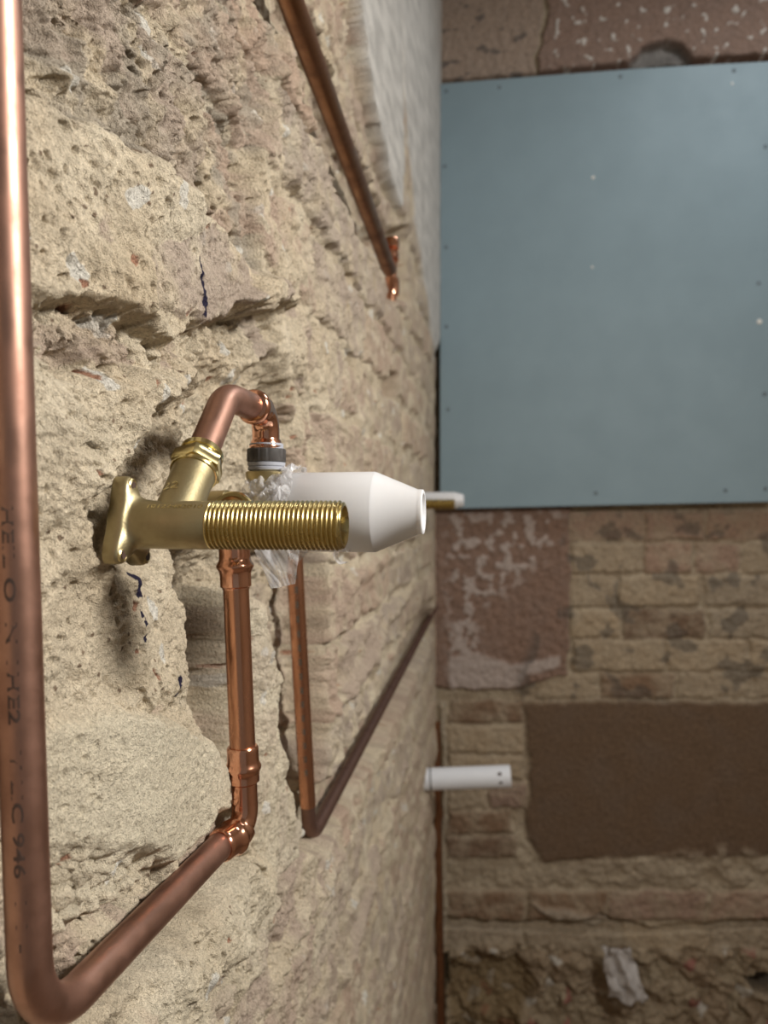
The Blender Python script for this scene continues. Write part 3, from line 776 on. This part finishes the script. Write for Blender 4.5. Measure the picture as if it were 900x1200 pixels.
# ------------------------------------------------------------------ second fitting: black collar joint and brass tee, white pressure plug
YF = .432
tee = thing('brass_tee', 'brass tee with a black collar and grey washers behind the threaded tail', 'fitting', (-.165, YF, H))
pc_ = Vector((-.1385, .430, H)); up = Vector((0, 0, 1))
lathe('grey_washer', pc_+up*.0365, up, [(0, .0075), (0, .0098), (.0030, .0098), (.0034, .0090), (.0034, .0070)], M['grey_washer'], tee, 36, label='upper grey washer')
knurl = lambda t_, r, th: r if r < .0111 else r-.0004*(1 if (th/(2*math.pi)*16) % 1 < .12 else 0)
lathe('collar', pc_+up*.0290, up, [(0, .0070), (0, .0110), (.0004, .0113), (.0071, .0113), (.0076, .0109), (.0076, .0070)], M['black_plastic'], tee, 96, rfun=knurl, label='black ribbed plastic collar')
lathe('grey_washer', pc_+up*.0238, up, [(0, .0070), (0, .0098), (.0006, .0106), (.0020, .0108), (.0024, .0102), (.0030, .0108), (.0048, .0110), (.0052, .0100), (.0052, .0070)], M['grey_washer'], tee, 36, label='lower grey washer')
lathe('riser', pc_-up*.002, up, [(0, .0085), (.012, .0088), (.0180, .0102), (.0220, .0118), (.0250, .0121), (.0256, .0110), (.0256, .006)], M['brass'], tee, 40)
lathe('body', Vector((-.175, YF, H)), ax, [(0, 0), (0, .0125), (.012, .0130), (.014, .0115), (.050, .0115), (.052, .0102), (.060, .0102), (.060, 0)], M['brass'], tee, 40)
lathe('branch_ring', Vector((-.1500, .410, H-.0015)), Vector((0, -1, 0)), [(0, .0085), (.001, .0125), (.0034, .0130), (.0046, .0122), (.0046, .0104), (.0030, .0100), (.0010, .0085)], M['brass_bright'], tee, 40, label='pale brass ring end')

plug = thing('pressure_plug', 'large white plastic plug with a tapered end beside the brass thread', 'plug', (-.1290, YF, H))
px0 = Vector((-.1290, YF, H))
lathe('barrel', px0, ax, [(0, .0105), (0, .0222), (.0008, .0228), (.0545, .0230), (.0551, .0228)], M['white_plastic'], plug, 72)
lathe('tapered_end', px0, ax, [(.0548, .0229), (.0790, .0128), (.0796, .0129), (.0818, .0127), (.0822, .0122), (.0822, .0105), (.0805, .0098), (.0805, 0)], M['white_plastic'], plug, 72)

# crumpled clear film between the fitting and the plug
def film(name, f, nu, nv, parent):
    vs = []; fs = []
    for i in range(nu+1):
        for j in range(nv+1): vs.append(f(i/nu, j/nv))
    for i in range(nu):
        for j in range(nv): fs.append((i*(nv+1)+j, (i+1)*(nv+1)+j, (i+1)*(nv+1)+j+1, i*(nv+1)+j+1))
    o = mesh_obj(name, vs, fs, M['film'], parent, False)
    md = o.modifiers.new('thickness', 'SOLIDIFY'); md.thickness = .00012
    return o
from mathutils import noise as mn
flm = thing('plastic_film', 'crumpled clear plastic film wrapped between the brass tee and the white plug', 'film', (-.135, YF, H))
def f_wrap(a, b_):
    th = math.radians(20+330*a); X = -.1475+.028*b_
    r = .0165+.0075*b_
    q = Vector((th*1.4, b_*2.2, 1.3)); cr = abs(mn.noise(q*1.7))*.008+abs(mn.noise(q*3.6))*.0035
    rr = r+cr
    jag = .006*mn.noise(Vector((th*3, .5, 7)))*(1-b_)
    return Vector((X+jag+.003*mn.noise(q*3), YF+math.cos(th)*rr, H+math.sin(th)*rr*1.02))
film('wrapping', f_wrap, 90, 26, flm)
tl0, tl1, tl2, tl3 = at(296, 640, .415), at(352, 640, .405), at(346, 684, .405), at(318, 690, .413)
def f_tail(a, b_):
    p = tl0.lerp(tl1, a).lerp(tl3.lerp(tl2, a), b_)
    k = mn.noise(Vector((a*3.2-b_*1.5, b_*1.2, 3)))*.006+mn.noise(Vector((a*7-b_*3, b_*2, 5)))*.0010
    return p+Vector((.2*k, -k, .15*k))
film('loose_tail', f_tail, 40, 26, flm)
tq = at(402, 655, .43)
def f_drip(a, b_):
    th = a*math.pi*1.5+.5; r = .0042+.0012*mn.noise(Vector((a*4, b_*3, 2)))
    return tq+Vector((math.cos(th)*r, (b_-.5)*.010, .002+math.sin(th)*r))
film('loose_corner', f_drip, 24, 8, flm)

# ------------------------------------------------------------------ second upright pipe in its chase, and its low run going away
XP = -.186
q0 = atX(341, 560, XP); q1 = atX(363, 985, XP); 
q2 = atX(468, 790, XP+.004); q3 = atX(512, 708, XP+.006)
sec = thing('copper_pipe', 'copper pipe with dark dash marks sunk in the chase behind the white plug', 'pipe', q1)
q0 = atX(341, 580, XP)
path2 = densify(fillet([q0, q1, q2, q3], [.028, .2], 14), .012)
n_up = max(i for i, p in enumerate(path2) if p.z > q1.z+.035 and p.y < q1.y+.02)
tube('pipe', path2[:n_up+1], RT, M['copper'], sec, 32)
tube('low_run', path2[n_up:], .0070, M['copper_brown'], sec, 28, label='dull brown run going back along the wall')
dv = []; df = []
for k in range(15):
    x = k*.0135; i = len(dv)
    dv += [(x, -.0012), (x+.0062, -.0012), (x+.0062, .0012), (x, .0012)]; df.append((i, i+1, i+2, i+3))
wrap_on_path('dash_marks', dv, df, path2, RT, (atX(348, 665, XP)-q0).length, -.02, to_cam, M['green_ink'], sec)

# ------------------------------------------------------------------ 22 mm pipe in the top chase
XU = -.179
u0 = atX(322, -50, XU); u1 = atX(449, 292, XU); 
u1 = atX(456, 316, XU)
top = thing('copper_pipe', 'long brown copper pipe running back in the chase near the white plaster', 'pipe', u0)
tube('pipe', densify([u0, u1], .03), .011, M['copper_dark'], top, 32)
XD = -.1835
drop = densify([atX(459.5, 280, XD), atX(458, 345, XD), atX(456, 465, XD)], .01)
tube('down_pipe', drop, .0090, M['copper'], top, 28, label='copper drop showing through the wall')
for v0, v1 in ((281, 292), (298, 305), (327, 346)):
    a = atX(459.3, v0, XD+.001); b_ = atX(459.0, v1, XD+.001)
    tube('coupling', densify([a, b_], .006), lambda s, L: .0125-.001*(s < .002 or s > L-.002), M['copper_bright'], top, 28, label='bright copper joint sleeve')

# ------------------------------------------------------------------ far pair: brass tail and white plug near the far corner
fb = atX(497, 590.5, -.150)
ffit = thing('brass_tail', 'small distant brass tail beyond the end of the large white plug', 'fitting', fb)
YQ = 1.45
pb0 = Vector((-.175, YQ, H+.0145)); 
lathe('thread', pb0, ax, [(0, 0), (0, .0098)]+[(.002+i*.001, .0098-.0009*(i % 2)) for i in range(74)]+[(.0765, .0090), (.0765, .0070), (.06, .0068), (.06, 0)], M['brass_thread'], ffit, 28)
fpl = thing('pressure_plug', 'small distant white plastic plug behind the far brass tail', 'plug', (-.175, YQ+.055, H+.018))
pp0 = Vector((-.178, YQ+.055, H+.0225))
lathe('barrel', pp0, ax, [(0, 0), (0, .0165), (.075, .0165), (.077, .0160), (.092, .0120), (.0935, .0100), (.0935, 0)], M['white_plastic'], fpl, 40)

# ------------------------------------------------------------------ white waste pipe
wp0 = at(492, 913.5, 1.62); wp1 = at(598, 909.5, 1.60)
wst = thing('waste_pipe', 'white plastic waste pipe stub sticking out of the wall low down', 'pipe', wp0)
wd = (wp1-wp0); WL = wd.length; RW = .0228
lathe('pipe', wp0, wd, [(-.05, RW), (WL, RW), (WL+.0006, RW-.0006), (WL+.0006, RW-.0022), (WL-.08, RW-.0024), (WL-.08, 0)], M['pipe_plastic'], wst, 40)
lathe('ring_mark', wp0, wd, [(.0225, RW+.0002), (.0225, RW+.0006), (.0250, RW+.0006), (.0250, RW+.0002)], M['black_plastic'], wst, 40, label='thin dark ring near the wall')
dv = []; df = []
for (x, y, w_, hh) in ((0, .0, .009, .0075), (.001, -.018, .009, .0055)):
    i = len(dv)
    m_ = 10
    dv += [(x+w_*.5*math.cos(2*math.pi*k/m_), y+hh*.5*math.sin(2*math.pi*k/m_)) for k in range(m_)]; df.append(tuple(range(i, i+m_)))
wrap_on_path('printed_mark', dv, df, densify([wp0, wp1], .01), RW+.0002, WL-.022, .22, to_cam, M['ink'], wst)

# ------------------------------------------------------------------ brown pipe in the far corner, pale bag on the rubble
c0 = at(511.5, 845, 1.82); c1 = at(517, 1250, 1.80)
crn = thing('corner_pipe', 'rusty brown upright pipe in the corner under the white waste pipe', 'pipe', c1)
tube('pipe', densify([c0, c1], .05), .0095, M['copper_dark'], crn, 20)
lathe('collar', at(512.5, 948, 1.82), Vector((0, 0, -1)), [(0, .009), (0, .0125), (.022, .0125), (.022, .009)], M['copper'], crn, 20, label='paler copper joint collar')

bgc = at(731, 1148, 1.80)
bag = thing('plastic_bag', 'crumpled pale plastic scrap caught on the rubble at the bottom', 'bag', bgc)
M['bag'].use_backface_culling = False
vs = []; fs = []; nu, nv = 34, 22
for i in range(nu+1):
    for j in range(nv+1):
        a = i/nu; b_ = j/nv-.5
        wdt = .062+.022*mn.noise(Vector((a*3.1, 1.7, 4)))+.018*(a-.4)
        q = Vector((a*3.0, b_*3.6, 2.2))
        dep = .020*mn.noise(q*1.0)+.008*abs(mn.noise(q*1.9))+.030*(.25-b_*b_)*1.6
        x = b_*wdt*2*.62+.030*(a-.5)+.006*mn.noise(q*2); z = (.5-a)*(.125+.02*mn.noise(Vector((b_*4, 9, 1))))
        vs.append(bgc+Vector((x, .030-dep, z+.010*mn.noise(q*1.9))))
for i in range(nu):
    for j in range(nv): k_ = i*(nv+1)+j; fs.append((k_, k_+1, k_+nv+2, k_+nv+1))
fo = mesh_obj('folds', vs, fs, M['bag'], bag, True)
md = fo.modifiers.new('thickness', 'SOLIDIFY'); md.thickness = .0012
